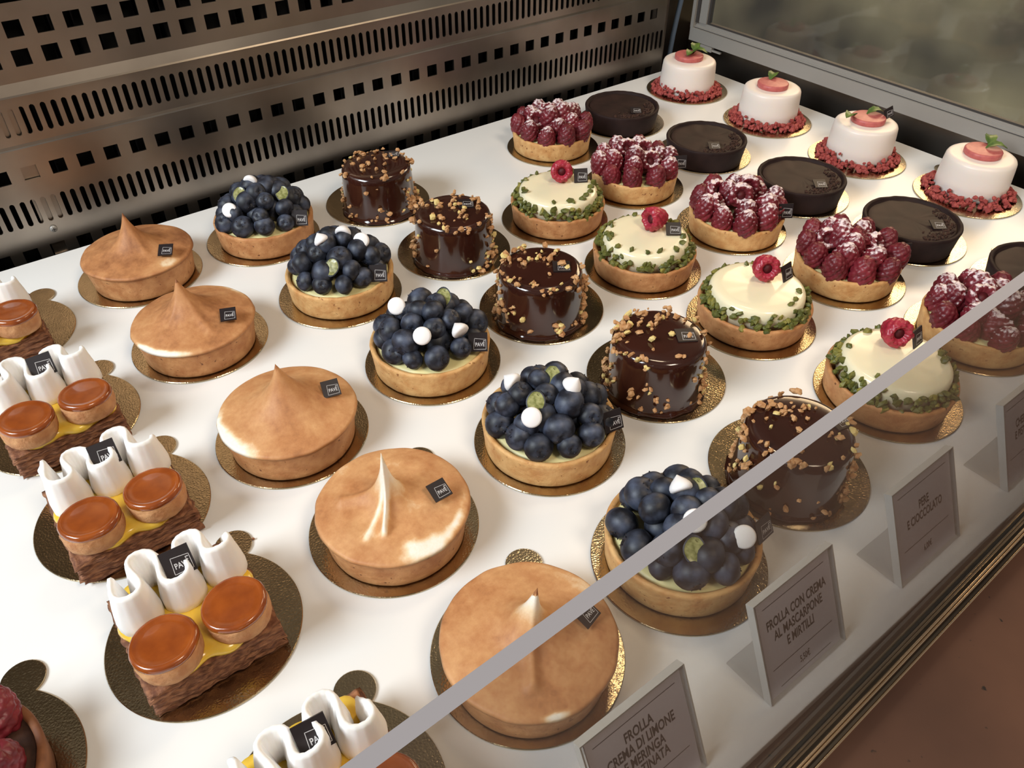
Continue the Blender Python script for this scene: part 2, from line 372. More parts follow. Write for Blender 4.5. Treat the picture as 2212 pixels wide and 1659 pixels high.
# front: channel, glass, rail, counter
yaw = .025
G = Matrix.Rotation(yaw, 4, 'Z')
def front(name, boxes, mt, kind='structure'):
    b = MB()
    for a_, c_ in boxes: b.box(a_, c_)
    o = ob(name, b.mesh(name, mt, False), None, (-17.7, -21.0, 0), (0, 0, yaw)); o['kind'] = kind; return o
front('trim_1', [((-30, .0, -1.6), (70, 1.5, -1.4)), ((-30, .55, -1.4), (70, .68, -.1))], M['channel'])
b = MB()
for y, z, r in ((-.36, -.06, .06), (-.50, -.10, .06), (-.80, -.35, .07)): b.tube([(-30 + 5 * i, y, z) for i in range(21)], r, 14)
o = ob('trim_2', b.mesh('trim_2', M['rail'], True), None, (-17.7, -21.0, 0), (0, 0, yaw)); o['kind'] = 'structure'
front('trim_3', [((-30, -.74, -4), (70, -.62, -.25)), ((-30, -.62, -1.6), (70, .0, -.4))], M['steel_dark'])
front('floor', [((-100, -120, -1.6), (150, -.72, -1.4))], M['brown'])
b = MB(); b.box((-30, -.24, -.4), (57, .0, 24.8)); b.m[1] = 1; b.m[2] = 0
me = b.mesh('window_2', [M['glass'], M['glass_edge']], False)
tag(ob('window_2', me, None, (-17.7, -21.0, 0), (0, 0, yaw)), kind='structure')


# ------------------------------------------------------------------ boards
def board_mesh(tab_r=.95, d=4.95, R=4.5):
    a = (d * d + R * R - tab_r * tab_r) / (2 * d * R); phi = math.acos(a)
    bb = (d * d + tab_r * tab_r - R * R) / (2 * d * tab_r); psi = math.acos(bb)
    P = []
    for i in range(97): t = phi + (2 * PI - 2 * phi) * i / 96; P.append((R * math.cos(t), R * math.sin(t)))
    for i in range(1, 24): t = -(PI - psi) + 2 * (PI - psi) * i / 24; P.append((d + tab_r * math.cos(t), tab_r * math.sin(t)))
    b = MB(); n = len(P)
    def ring(s, z): return [((x * s), (y * s), z) for x, y in P]
    vs = ring(.995, 0) + ring(1, .03) + ring(1, .09) + ring(.993, .12)
    fs = [tuple(range(n - 1, -1, -1)), tuple(3 * n + j for j in range(n))]
    for k in range(3): fs += [(k * n + j, k * n + (j + 1) % n, (k + 1) * n + (j + 1) % n, (k + 1) * n + j) for j in range(n)]
    b.add(vs, fs); return b.mesh('cake_board', M['gold'], False)


BM = board_mesh(); BH = .12


def board(x, y, label, rz=51, group=None):
    o = ob('cake_board', BM, None, (x, y, 0.001), (0, 0, math.radians(rz)))
    return tag(o, label, 'cake board', 'gold cake boards on the white shelf')


# ------------------------------------------------------------------ shared small pieces
def text_mesh(body, size, mt, sx=1.0, bold=0.0, name='lettering'):
    cu = bpy.data.curves.new('t', 'FONT'); cu.body = body; cu.size = size * S; cu.align_x = 'CENTER'; cu.align_y = 'CENTER'
    cu.extrude = .002 * S; cu.offset = bold * S; cu.resolution_u = 3
    o = bpy.data.objects.new('t', cu); COL.objects.link(o); dg = bpy.context.evaluated_depsgraph_get(); dg.update()
    me = bpy.data.meshes.new_from_object(o.evaluated_get(dg)); bpy.data.objects.remove(o); me.name = name
    for v in me.vertices: v.co.x *= sx
    me.materials.clear(); me.materials.append(mt); return me


def merge(name, parts, mt):
    bm = bmesh.new()
    for me, mx in parts:
        t = me.copy(); t.transform(mx); bm.from_mesh(t); bpy.data.meshes.remove(t)
    me = bpy.data.meshes.new(name); bm.to_mesh(me); bm.free(); me.materials.append(mt); return me


b = MB(); b.box((-.6, -.6, 0), (.6, .6, .09)); PLQ = b.mesh('logo_plaque', M['plaque'], False)
b = MB()
fr = [(-.22, .24), (.50, .17), (.50, -.46), (-.28, -.46)]
for (xa, ya), (xb, yb) in zip(fr, fr[1:] + fr[:1]):
    d = Vector((xb - xa, yb - ya)).normalized() * .012; nn = Vector((-d.y, d.x))
    b.add([(xa - d.x - nn.x, ya - d.y - nn.y, .096), (xb + d.x - nn.x, yb + d.y - nn.y, .096), (xb + d.x + nn.x, yb + d.y + nn.y, .096), (xa - d.x + nn.x, ya - d.y + nn.y, .096)], [(0, 1, 2, 3)])
b.box((.33, .06, .092), (.46, .10, .097))
frame_me = b.mesh('frame', M['logo'], False)
word = text_mesh('PAVÈ', .34, M['logo'], .78, .006)
LOGO = merge('lettering', [(frame_me, Matrix()), (word, Matrix.Translation((.12 * S, -.16 * S, .095 * S)))], M['logo'])


def plaque(parent, loc, yawd, tilt, roll=0, s=1.0):
    mx = Matrix.Rotation(math.radians(yawd), 4, 'Z') @ Matrix.Rotation(math.radians(tilt), 4, 'X') @ Matrix.Rotation(math.radians(roll), 4, 'Z')
    p = ob('logo_plaque', PLQ, parent, loc, mx.to_euler(), s); ob('lettering', LOGO, p); return p


def blueberry_mesh(seed):
    rnd = random.Random(seed); b = MB(); r0 = .74; nu, nv = 20, 14; vs = []; fs = []
    for i in range(nv + 1):
        th = PI * i / nv
        for j in range(nu):
            a = 2 * PI * j / nu; r = r0 * (1 + .03 * nz3(math.cos(a) * math.sin(th) * 2, math.sin(a) * math.sin(th) * 2, math.cos(th) * 2 + seed * 7))
            z = math.cos(th) * r * .88
            if th < .45: z -= .16 * (1 - th / .45) ** 1.5
            vs.append((math.sin(th) * math.cos(a) * r, math.sin(th) * math.sin(a) * r, z))
    for i in range(nv):
        for j in range(nu): j2 = (j + 1) % nu; fs.append((i * nu + j, (i + 1) * nu + j, (i + 1) * nu + j2, i * nu + j2))
    b.add(vs, fs)
    for k in range(5):
        a = 2 * PI * k / 5 + rnd.random() * .3; w = .3
        p = lambda rr, aa, z: (rr * math.cos(aa), rr * math.sin(aa), z)
        v = [p(.19, a - w, .53), p(.19, a + w, .53), p(.28, a + w * .5, .62), p(.31, a, .65), p(.28, a - w * .5, .62),
             p(.15, a - w, .50), p(.15, a + w, .50), p(.25, a, .60)]
        b.add(v, [(0, 1, 2, 3, 4), (5, 7, 6), (0, 4, 7, 5), (1, 6, 7, 2), (2, 7, 3), (3, 7, 4)], 1)
    return b.mesh('blueberry', [M['blue'], M['calyx']])


BB = [blueberry_mesh(i) for i in range(3)]
b = MB(); b.lathe([(.02, -.5), (.3, -.46), (.56, -.28), (.66, 0), (.66, .02), (.58, .045), (.56, .03), (.3, .05), (.02, .03)], 24, lambda p, a: (p[0] * (1 + .22 * math.cos(a) ** 2), p[1] * .95, p[2]))
for i in range(len(b.m)):
    if max(math.hypot(b.v[v][0], b.v[v][1]) for v in b.f[i]) < .70 and min(b.v[v][2] for v in b.f[i]) >= .028: b.m[i] = 1
HALF = b.mesh('blueberry_half', [M['blue'], M['cut']], True, math.radians(40))
b = MB(); b.lathe([(.3, 0), (.37, .05), (.38, .14), (.34, .24), (.24, .36), (.12, .46), (.03, .54), (.0001, .56)], 24)
KISS = b.mesh('meringue_drop', M['kiss'])


def raspberry_mesh(seed, mts):
    rnd = random.Random(seed); H = 1.75; R = .80
    def rad(t):   # t 0 open end .. 1 tip
        return R * (math.sin(PI * min(1, .36 + t * .64)) ** .55 if t < 1 else 0.0) * (1 if t > .05 else .88)
    cs = []; N = 62; g = PI * (3 - 5 ** .5)
    for k in range(N):
        t = (k + .5) / N; a = g * k * 1.0; tt = .05 + t * .92
        cs.append((Vector((rad(tt) * math.cos(a), rad(tt) * math.sin(a), tt * H)), .185 + rnd.random() * .03))
    for k in range(11):
        a = 2 * PI * k / 11; cs.append((Vector((.50 * math.cos(a), .50 * math.sin(a), .07)), .19))
    b = MB(); vs = []; fs = []; nu, ne = 44, 8; nv = 30 + ne
    for i in range(nv + 1):
        t = (i - ne) / 30
        for j in range(nu):
            a = 2 * PI * j / nu; best = 0
            if t < 0:
                q = (i / ne); r = .33 + (rad(0) - .33) * math.sin(q * PI / 2); zz = .22 * (1 - q) ** 1.5 + .02
            else:
                r = rad(t) if i < nv else 0.001; zz = t * H
            p = Vector((r * math.cos(a), r * math.sin(a), zz))
            for c, rr in cs:
                d2 = (p - c).length_squared
                if d2 < rr * rr: best = max(best, math.sqrt(rr * rr - d2))
            nrm = Vector((math.cos(a) * math.cos((t - .35) * 1.2), math.sin(a) * math.cos((t - .35) * 1.2), math.sin((t - .35) * 1.5) * 1.0)).normalized()
            if t < 0: nrm = Vector((math.cos(a) * .3 * (i / ne), math.sin(a) * .3 * (i / ne), -1)).normalized()
            vs.append(p + nrm * best * .8)
    for i in range(nv):
        for j in range(nu): j2 = (j + 1) % nu; fs.append((i * nu + j, i * nu + j2, (i + 1) * nu + j2, (i + 1) * nu + j))
    b.add(vs, fs)
    prof = [(.34, .24), (.31, .5), (.22, .9), (.02, 1.0)]
    b.lathe([(r * 1.0, z) for r, z in prof], 22, mi=1)
    return b.mesh('raspberry', mts)


RB = [raspberry_mesh(i, [M['rasp'], M['rasp_in']]) for i in range(2)]
M['rasp_fresh'] = mat('bright_raspberry_flesh', srgb(150, 28, 48), .35, 0, srgb(178, 52, 70), 150, sss=.1)
RW = [raspberry_mesh(i + 2, [M['rasp_fresh'], M['rasp_in']]) for i in range(2)]
RD = [raspberry_mesh(i + 5, [M['rasp_dust'], M['rasp_in']]) for i in range(2)]


def crust_mesh(name, rt, rb, h, mt, seed, depth=.5):
    def fn(p, a):
        x, y, z = p; n = 1 + .006 * nz3(math.cos(a) * 2.2, math.sin(a) * 2.2, z * .8 + seed) + .003 * nz3(math.cos(a) * 8, math.sin(a) * 8, z * 3 + seed)
        dz = .05 * nz3(math.cos(a) * 6, math.sin(a) * 6, seed * 3.1) if z > h - .2 else 0
        return (x * n, y * n, z + dz)
    b = MB()
    b.lathe([(rb - .12, 0), (rb, .05), (rb + .03, .12)] + [(rb + (rt - rb) * k / 6, h * k / 6) for k in range(1, 6)] + [(rt - .01, h - .12), (rt - .05, h - .02), (rt - .14, h + .02), (rt - .27, h - .01), (rt - .34, h - .08), (rt - .40, h - depth), (.01, h - depth)], 120, fn)
    return b.mesh(name, mt)


def disc_mesh(name, prof, mt, seed=0, amp=.02, n=72):
    def fn(p, a):
        k = 1 + amp * nz3(math.cos(a) * 1.6, math.sin(a) * 1.6, seed + p[2] * .4)
        return (p[0] * k, p[1] * k, p[2] + amp * 1.2 * nz3(p[0], p[1], seed + 9))
    b = MB(); b.lathe(prof, n, fn); return b.mesh(name, mt)


def chunk(b, c, s, rnd, mi, flat=1.0, elong=1.0):
    """small irregular crumb: jittered icosphere"""
    t = (1 + 5 ** .5) / 2
    base = [(-1, t, 0), (1, t, 0), (-1, -t, 0), (1, -t, 0), (0, -1, t), (0, 1, t), (0, -1, -t), (0, 1, -t), (t, 0, -1), (t, 0, 1), (-t, 0, -1), (-t, 0, 1)]
    F = [(0, 11, 5), (0, 5, 1), (0, 1, 7), (0, 7, 10), (0, 10, 11), (1, 5, 9), (5, 11, 4), (11, 10, 2), (10, 7, 6), (7, 1, 8), (3, 9, 4), (3, 4, 2), (3, 2, 6), (3, 6, 8), (3, 8, 9), (4, 9, 5), (2, 4, 11), (6, 2, 10), (8, 6, 7), (9, 8, 1)]
    R = Matrix.Rotation(rnd.random() * 6.3, 3, 'X') @ Matrix.Rotation(rnd.random() * 6.3, 3, 'Z')
    vs = []
    for v in base:
        q = Vector(v).normalized() * s * rnd.uniform(.65, 1.15); q = Vector((q.x * elong, q.y, q.z * flat)); q = R @ q; vs.append((c[0] + q.x, c[1] + q.y, c[2] + q.z))
    b.add(vs, F, mi)


def stuff(o): o['kind'] = 'stuff'; return o


# ------------------------------------------------------------------ meringue tarts
def meringue_mesh(v):
    R = 3.98; NR, NA = 60, 132; h = 2.08; vs = []; col = []
    pk = v['peak']; px, py = v['off']; seed = v['seed']
    for i in range(NR + 1):
        u = i / NR
        for j in range(NA):
            a = 2 * PI * j / NA; rr = R * (1 - u) if i < NR else 0.0
            wob = 1 + .012 * nz3(math.cos(a) * 4, math.sin(a) * 4, seed)
            x, y = rr * math.cos(a) * wob, rr * math.sin(a) * wob
            d = math.hypot(x - px, y - py)
            z = h + .06 + v['dome'] * (1 - (rr / R) ** 2) ** .8 + pk * (.46 * math.exp(-d / (v['w'] * .42)) + .54 * math.exp(-(d / (v['w'] * 1.3)) ** 1.5))
            if rr > R - .12: z -= .12 * ((rr - R + .12) / .12) ** 2
            tw = .035 * nz3(x * .9, y * .9, seed) * 4 * min(1, (R - rr))
            z += tw * .5
            hl = 0
            for (ra, r0, r1, amp, wd) in v['ridges']:
                ca, sa = math.cos(ra), math.sin(ra); al = (x - px) * ca + (y - py) * sa; ac = -(x - px) * sa + (y - py) * ca
                if al > -.3:
                    w = math.exp(-(ac / wd) ** 2) * max(0, min(1, (al + .3) / .6)) * max(0, min(1, (r1 - al) / .35)); z += amp * w
                    if r0: hl = max(hl, w * r0)
            t = .62 + .20 * nz3(x * .45, y * .45, seed + 3) + .13 * nz3(x * 1.3, y * 1.3, seed + 5) + v.get('tone', 0)
            t += .10 * nz3(x * 4, y * 4, seed + 8)
            if rr > R - .35: t += .14 * nz3(math.cos(a) * 5, math.sin(a) * 5, seed)
            for (wa, wr, ws, wt, am) in v['white']:
                da = (a - wa + PI) % (2 * PI) - PI
                q = math.exp(-(da / ws) ** 2 - ((rr - wr) / wt) ** 2) * (1 + .5 * nz3(x * 3, y * 3, seed))
                t -= am * q
            t -= hl
            if d < .12: t += v.get('tip', .25)
            elif d < .9: t -= v.get('ptone', .1) * (1 - d / .9)
            vs.append((x, y, z)); col.append(max(0.02, min(1, t)))
    # bend the tip over
    tx, ty = v['bend']
    vv = []
    for (x, y, z) in vs:
        k = max(0, (z - (h + v['dome'] + .4)) / pk) ** 1.5
        vv.append((x + tx * k, y + ty * k, z - .1 * k * math.hypot(tx, ty)))
    vs = vv
    fs = []
    for i in range(NR):
        for j in range(NA): j2 = (j + 1) % NA; fs.append((i * NA + j, i * NA + j2, (i + 1) * NA + j2, (i + 1) * NA + j))
    b = MB(); base = len(vs)
    for j in range(NA): a = 2 * PI * j / NA; vs.append((3.6 * math.cos(a), 3.6 * math.sin(a), h - .1)); col.append(.3)
    for j in range(NA): j2 = (j + 1) % NA; fs.append((base + j, base + j2, j2, j))
    b.add(vs, fs); b.col = col; return b.mesh('meringue', M['meringue'])


MV = [
    dict(x=-13.37, y=32.33, bx=-13.58, by=32.77, pk=2.5, seed=1, off=(-.1, -.1), tone=.2, pl=(1.5, -2.45, 2.78, -30, 22), L='toasted meringue tart with thin pointed peak, farthest back beside the steel panel',
         white=[(5.1, 3.5, .25, .5, .5)], ridges=[(4.9, 0, 2.2, .12, .3)], bend=(0, .05), dome=.7, w=.95),
    dict(x=-13.14, y=21.42, bx=-13.01, by=21.89, pk=2.35, seed=2, off=(-.2, .1), pl=(1.75, -2.1, 2.86, -22, 20), L='toasted meringue tart with white strip on front rim, second from the steel panel',
         white=[(3.85, 3.85, .42, .22, 1.1), (3.5, 3.9, .2, .15, .7), (.4, 3.8, .4, .25, .5)], ridges=[(3.7, 0, 2.9, .1, .2), (4.9, 0, 3.1, .12, .3)], bend=(-.05, .1), dome=.75, w=1.1, tone=.14),
    dict(x=-12.02, y=9.4, bx=-11.93, by=9.77, pk=2.6, seed=3, off=(.05, -.05), pl=(2.5, -.8, 2.95, -14, 34), L='tall smooth golden meringue tart with pale left rim, third from the steel panel',
         white=[(3.25, 3.8, .5, .35, .9), (2.9, 3.9, .3, .2, .4)], ridges=[], bend=(-.1, .15), dome=.85, w=1.2, e=1.1, tone=.02),
    dict(x=-10.78, y=-.35, bx=-10.73, by=-.03, pk=2.3, seed=4, off=(-.1, .1), pl=(2.0, -1.35, 2.88, 0, 22), L='meringue tart with white upright ridge running down from its peak, second from the front glass',
         white=[(4.7, 3.6, .3, .45, .9), (4.45, 3.2, .14, .5, .5), (5.3, 3.6, .4, .2, .5)], ridges=[(4.08, 1.1, 2.6, .55, .13), (3.75, .5, 3.0, .15, .15), (2.6, 0, 2.8, .28, .35)], bend=(-.05, .1), dome=.9, w=.55, tone=.02, ptone=.7, tip=0),
    dict(x=-9.94, y=-10.54, bx=-9.67, by=-10.16, pk=2.2, seed=5, off=(.1, .1), pl=(2.4, -1.0, 2.82, 15, 26), L='large meringue tart with curled white tip and raised drip, nearest the front glass',
         white=[(4.35, 3.85, .12, .15, 1.1), (.3, 3.6, .5, .4, .3)], ridges=[(4.10, .12, 3.1, .32, .28)], bend=(.35, -.1), dome=.95, w=.7, ptone=.7, tip=.3, tone=.06)]
MC = crust_mesh('crust', 3.85, 3.58, 2.1, M['crust_brown'], 3, .2)
for k, v in enumerate(MV):
    pos = ['farthest back', 'second from the back', 'in the middle', 'second from the front', 'at the front'][k]
    board(v['bx'], v['by'], 'gold cake board under the toasted meringue tart ' + pos + ' of its column', 43 if k == 3 else (54 if k == 4 else 50))
    v = dict(v); v2 = dict(v); v2['peak'] = v['pk'] + v['dome'] - .48; v2['dome'] = .48
    t = thing('meringue_tart', (v['x'], v['y'], BH), v['L'], 'tart', 'column of toasted meringue tarts')
    ob('crust', MC, t, rot=(0, 0, k * 1.3)); ob('meringue', meringue_mesh(v2), t)
    x, y, z, yw, tl = v['pl']; plaque(t, (x, y, z + .06), yw, tl, 0, .84)

# ------------------------------------------------------------------ blueberry tarts
BC = crust_mesh('crust', 3.92, 3.72, 1.92, M['crust'], 11)
BCB = crust_mesh('crust', 3.92, 3.72, 1.92, M['crust_brown'], 12)
BCM = disc_mesh('cream', [(3.5, 1.35), (3.5, 1.62), (3.2, 1.75), (2.5, 1.85), (.01, 1.9)], M['cream_y'], 4, .05)
BV = [
    dict(x=-3.48, y=32.15, bx=-3.77, by=32.30, kiss=[(-.41, .22, 4.56, 80), (-2.83, -.92, 3.2, 25)], half=[(-1.52, -.13, 4.1), (1.34, -1.57, 3.9)], pl=(1.75, -3.25, 2.35, -33, 62), L='blueberry tart with browned crust nearest the steel back panel, one drop lying on top'),
    dict(x=-2.37, y=21.34, bx=-2.58, by=21.29, kiss=[(.55, -.25, 4.5, 70), (-1.0, -.32, 4.4, 60), (1.33, -1.44, 4.0, 20)], half=[(-1.42, -2.08, 3.5)], pl=(1.5, -3.2, 2.45, -33, 60), L='blueberry tart with white drops clustered on the summit, second from the steel panel'),
    dict(x=-1.58, y=10.43, bx=-1.46, by=10.47, kiss=[(-1.61, 1.09, 4.0, 20), (-1.73, -2.03, 3.6, 10), (.74, -2.69, 3.4, 75)], half=[(1.3, .15, 4.3)], pl=(1.65, -3.1, 2.55, -35, 60), L='blueberry tart with pointed white drop at its right, middle of its column'),
    dict(x=-.16, y=-.05, bx=0, by=0, kiss=[(-1.39, 1.42, 4.0, 80), (.51, -1.04, 4.4, 35), (-2.33, -1.25, 3.6, 5)], half=[(.31, .25, 4.5), (-1.53, -.59, 4.15)], pl=(2.15, -2.95, 2.45, -10, 62), L='blueberry tart with two green cut berry halves on top, second from the front glass'),
    dict(x=-.11, y=-10.51, bx=-.21, by=-10.67, kiss=[(-.21, .39, 4.5, 70), (-1.08, -1.29, 4.2, 20), (.69, -2.92, 3.3, 25)], half=[(.52, .08, 4.4), (-1.68, -1.95, 3.6)], pl=(2.85, -2.55, 2.35, 5, 64), L='blueberry tart crossed by the glass edge, nearest the front and its price card')]
for k, v in enumerate(BV):
    board(v['bx'], v['by'], 'round gold cake board under the blueberry tart ' + ['nearest the back panel', 'second from the back panel', 'in the middle of its column', 'second from the front glass', 'nearest the front glass'][k])
    t = thing('blueberry_tart', (v['x'], v['y'], BH), v['L'], 'tart', 'column of blueberry tarts')
    ob('crust', BCB if k in (0,) else BC, t, rot=(0, 0, k)); ob('cream', BCM, t)
    rnd = random.Random(40 + k)
    for (n, rr, z, j) in ((12, 2.98, 2.42, 0), (8, 2.45, 3.15, 1), (6, 1.55, 3.75, 2), (3, .7, 4.25, 3), (6, 1.5, 2.6, 4)):
        a0 = rnd.random() * 6
        for q in range(n):
            a = a0 + 2 * PI * (q + rnd.uniform(-.13, .13)) / n; r_ = rr + rnd.uniform(-.18, .14)
            if j == 1 and rnd.random() < .1: continue
            x, y, z_ = r_ * math.cos(a), r_ * math.sin(a), z + rnd.uniform(-.1, .14)
            if any(math.hypot(x - h[0], y - h[1]) < .55 and z_ > h[2] - .7 for h in v['half']): z_ -= .35
            dirv = Vector((math.cos(a) * rnd.uniform(0, 1.2) + rnd.uniform(-.9, .9), math.sin(a) + rnd.uniform(-1.2, .9), rnd.uniform(-.4, 1.1)))
            e = dirv.to_track_quat('Z', 'Y').to_euler()
            ob('blueberry', BB[rnd.randrange(3)], t, (x, y, z_), e, rnd.uniform(.92, 1.25))
    for (x, y, z) in v['half']:
        e = Vector((-.35 + rnd.uniform(-.2, .2), -.5, .75)).to_track_quat('Z', 'X').to_euler()
        ob('blueberry_half', HALF, t, (x, y, z + .16), e, .86)
    for (x, y, z, tl) in v['kiss']:
        a = math.radians(tl); e = Vector((math.sin(a) * rnd.uniform(-.2, 1), -math.sin(a) * .5 if tl < 60 else math.sin(a) * .6, math.cos(a))).to_track_quat('Z', 'Y').to_euler()
        if tl <= 25: e = Vector((.46, .6, -.65)).to_track_quat('Z', 'Y').to_euler(); z += .35
        ob('meringue_drop', KISS, t, (x, y, z + .16), e, 1.5)
    x, y, z, yw, tl = v['pl']; plaque(t, (x, y, z + .15), yw, tl)

# ------------------------------------------------------------------ chocolate domes
def nut_mesh(seed, heavy=1.0):
    rnd = random.Random(seed); b = MB()
    def cl(p, nrm, s):
        for q in range(rnd.choice((1, 1, 2, 3))):
            o = Vector((rnd.uniform(-1, 1), rnd.uniform(-1, 1), rnd.uniform(-1, 1))) * s * .75
            chunk(b, (p[0] + o.x, p[1] + o.y, max(.08, p[2] + o.z)), s * rnd.uniform(.6, 1), rnd, 1 if rnd.random() < .16 else 0, .7, 1.25)
    for i in range(34):      # top
        a = rnd.random() * 6.28; r = 2.75 * math.sqrt(rnd.random())
        if i < 14: a = rnd.uniform(.2, 2.3)
        cl((r * math.cos(a), r * math.sin(a), 3.98), None, rnd.uniform(.14, .31))
    for i in range(16):
        a = rnd.random() * 6.28; cl((2.8 * math.cos(a), 2.8 * math.sin(a), 3.9), None, rnd.uniform(.17, .30))
    for i in range(int(74 * heavy)):
        a = rnd.random() * 6.28; z = rnd.uniform(.2, 3.8) if rnd.random() < .5 else rnd.uniform(.15, 1.6); r = 2.93 + (3.9 - z) * .06
        if rnd.random() < .5: a = rnd.choice((0, 1, 1)) * PI + (-.75 + PI) + rnd.uniform(-.55, .55)
        cl((r * math.cos(a), r * math.sin(a), z), None, rnd.uniform(.15, .32))
    return b.mesh('praline_crumbs', [M['nut'], M['nut2']], False)


def dfn(p, a):
    k = 1 + .008 * nz3(math.cos(a) * 2, math.sin(a) * 2, p[2] * .5)
    if p[2] < .2: k *= 1 + .03 * nz3(math.cos(a) * 4, math.sin(a) * 4, 5)
    return (p[0] * k, p[1] * k, p[2])
b = MB(); b.lathe([(3.3, 0), (3.34, .05), (3.18, .16), (3.1, .35), (3.05, .8), (2.98, 2), (2.92, 3.2), (2.88, 3.55), (2.8, 3.76), (2.62, 3.88), (2.4, 3.92), (1.5, 3.9), (.01, 3.9)], 96, dfn)
DOME = b.mesh('glazed_cake', M['choc'])
CV = [(6.44, 30.93, 6.76, 31.96, (2.0, .7), -25, 'chocolate glazed dome cake with praline crumbs nearest the steel back panel'),
      (7.07, 20.42, 7.55, 21.24, (1.4, .2), -33, 'chocolate glazed dome cake with praline crumbs, second from the steel back panel'),
      (7.47, 10.24, 8.15, 10.87, (1.1, -.9), -35, 'chocolate glazed dome cake in the middle of its column, crumb clump at left'),
      (8.44, -.16, 9.24, .35, (1.2, -1.0), -33, 'chocolate glazed dome cake second from the front glass, crumbs heaped at its left side'),
      (8.6, -10.49, 9.34, -10.14, (2.1, -.9), -12, 'chocolate glazed dome cake crossed by the glass edge, heaviest praline crumbs, at the front')]
for k, (x, y, bx, by, pl, yw, L) in enumerate(CV):
    board(bx, by, 'round gold cake board under the chocolate dome cake ' + ['nearest the back panel', 'second from the back panel', 'in the middle of its column', 'second from the front glass', 'nearest the front glass'][k])
    t = thing('chocolate_dome_cake', (x, y, BH), L, 'cake', 'column of chocolate dome cakes')
    ob('glazed_cake', DOME, t, rot=(0, 0, k * 1.1)); stuff(ob('praline_crumbs', nut_mesh(70 + k, 1.25 if k == 4 else 1), t))
    plaque(t, (pl[0], pl[1], 3.93), yw, 3, 0, 1.0)

# ------------------------------------------------------------------ pistachio tarts
def pist_mesh(seed):
    rnd = random.Random(seed); b = MB()
    for i in range(185):
        a = rnd.random() * 6.283; u = rnd.random(); r = 3.70 - .42 * u + rnd.uniform(-.08, .08); z = 1.66 + .8 * u + rnd.uniform(-.06, .18)
        if rnd.random() < .08: r = 3.0 - rnd.random() * .35; z = 2.92
        chunk(b, (r * math.cos(a), r * math.sin(a), z), rnd.uniform(.19, .33), rnd, 1 if rnd.random() < .28 else 0, .7, 1.3)
    return b.mesh('chopped_pistachios', [M['pist'], M['pist2']], False)


WC = crust_mesh('crust', 3.95, 3.72, 1.72, M['crust_brown'], 21)
WD = disc_mesh('cream_disc', [(3.28, 1.3), (3.28, 2.3), (3.22, 2.6), (3.1, 2.76), (2.9, 2.84), (2.4, 2.86), (.01, 2.86)], M['cream_w'], 7, .014)
WV = [(17.35, 20.12, 17.25, 20.31, (1.0, .85), (-.7, -.9, .25), (2.1, -.35), -30, 62, 'pistachio rimmed cream tart nearest the back, raspberry hollow facing front'),
      (17.77, 10.28, 17.82, 10.30, (1.1, .2), (-.9, .1, .1), (1.7, -1.1), -38, 25, 'pistachio rimmed cream tart with a raspberry lying sideways, second from the back'),
      (19.01, .65, 18.96, .58, (1.0, .5), (-.6, -.9, .3), (2.15, -.55), 5, 68, 'pistachio rimmed cream tart with dark plaque standing edgewise, second from the front glass'),
      (19.55, -9.68, 19.67, -9.81, (1.05, 1.2), (-.6, -.9, .3), (2.05, .2), 5, 68, 'pistachio rimmed cream tart seen through the front glass, nearest the price cards')]
for k, (x, y, bx, by, rp, rd, pl, yw, tl, L) in enumerate(WV):
    board(bx, by, 'round gold cake board under the pistachio cream tart ' + ['nearest the back', 'second from the back', 'second from the front glass', 'seen through the front glass'][k])
    t = thing('pistachio_cream_tart', (x, y, BH), L, 'tart', 'column of pistachio cream tarts')
    ob('crust', WC, t, rot=(0, 0, k)); ob('cream_disc', WD, t, rot=(0, 0, k * 2)); stuff(ob('chopped_pistachios', pist_mesh(90 + k), t))
    e = (-Vector(rd)).to_track_quat('Z', 'Y').to_euler(); c = Vector((rp[0], rp[1], 2.86 + .86)) + Vector(rd).normalized() * .8
    ob('raspberry', RW[k % 2], t, c, e, .98)
    plaque(t, (pl[0], pl[1], 2.86 + (.52 if tl > 50 else .3)), yw, tl, 0, .95)

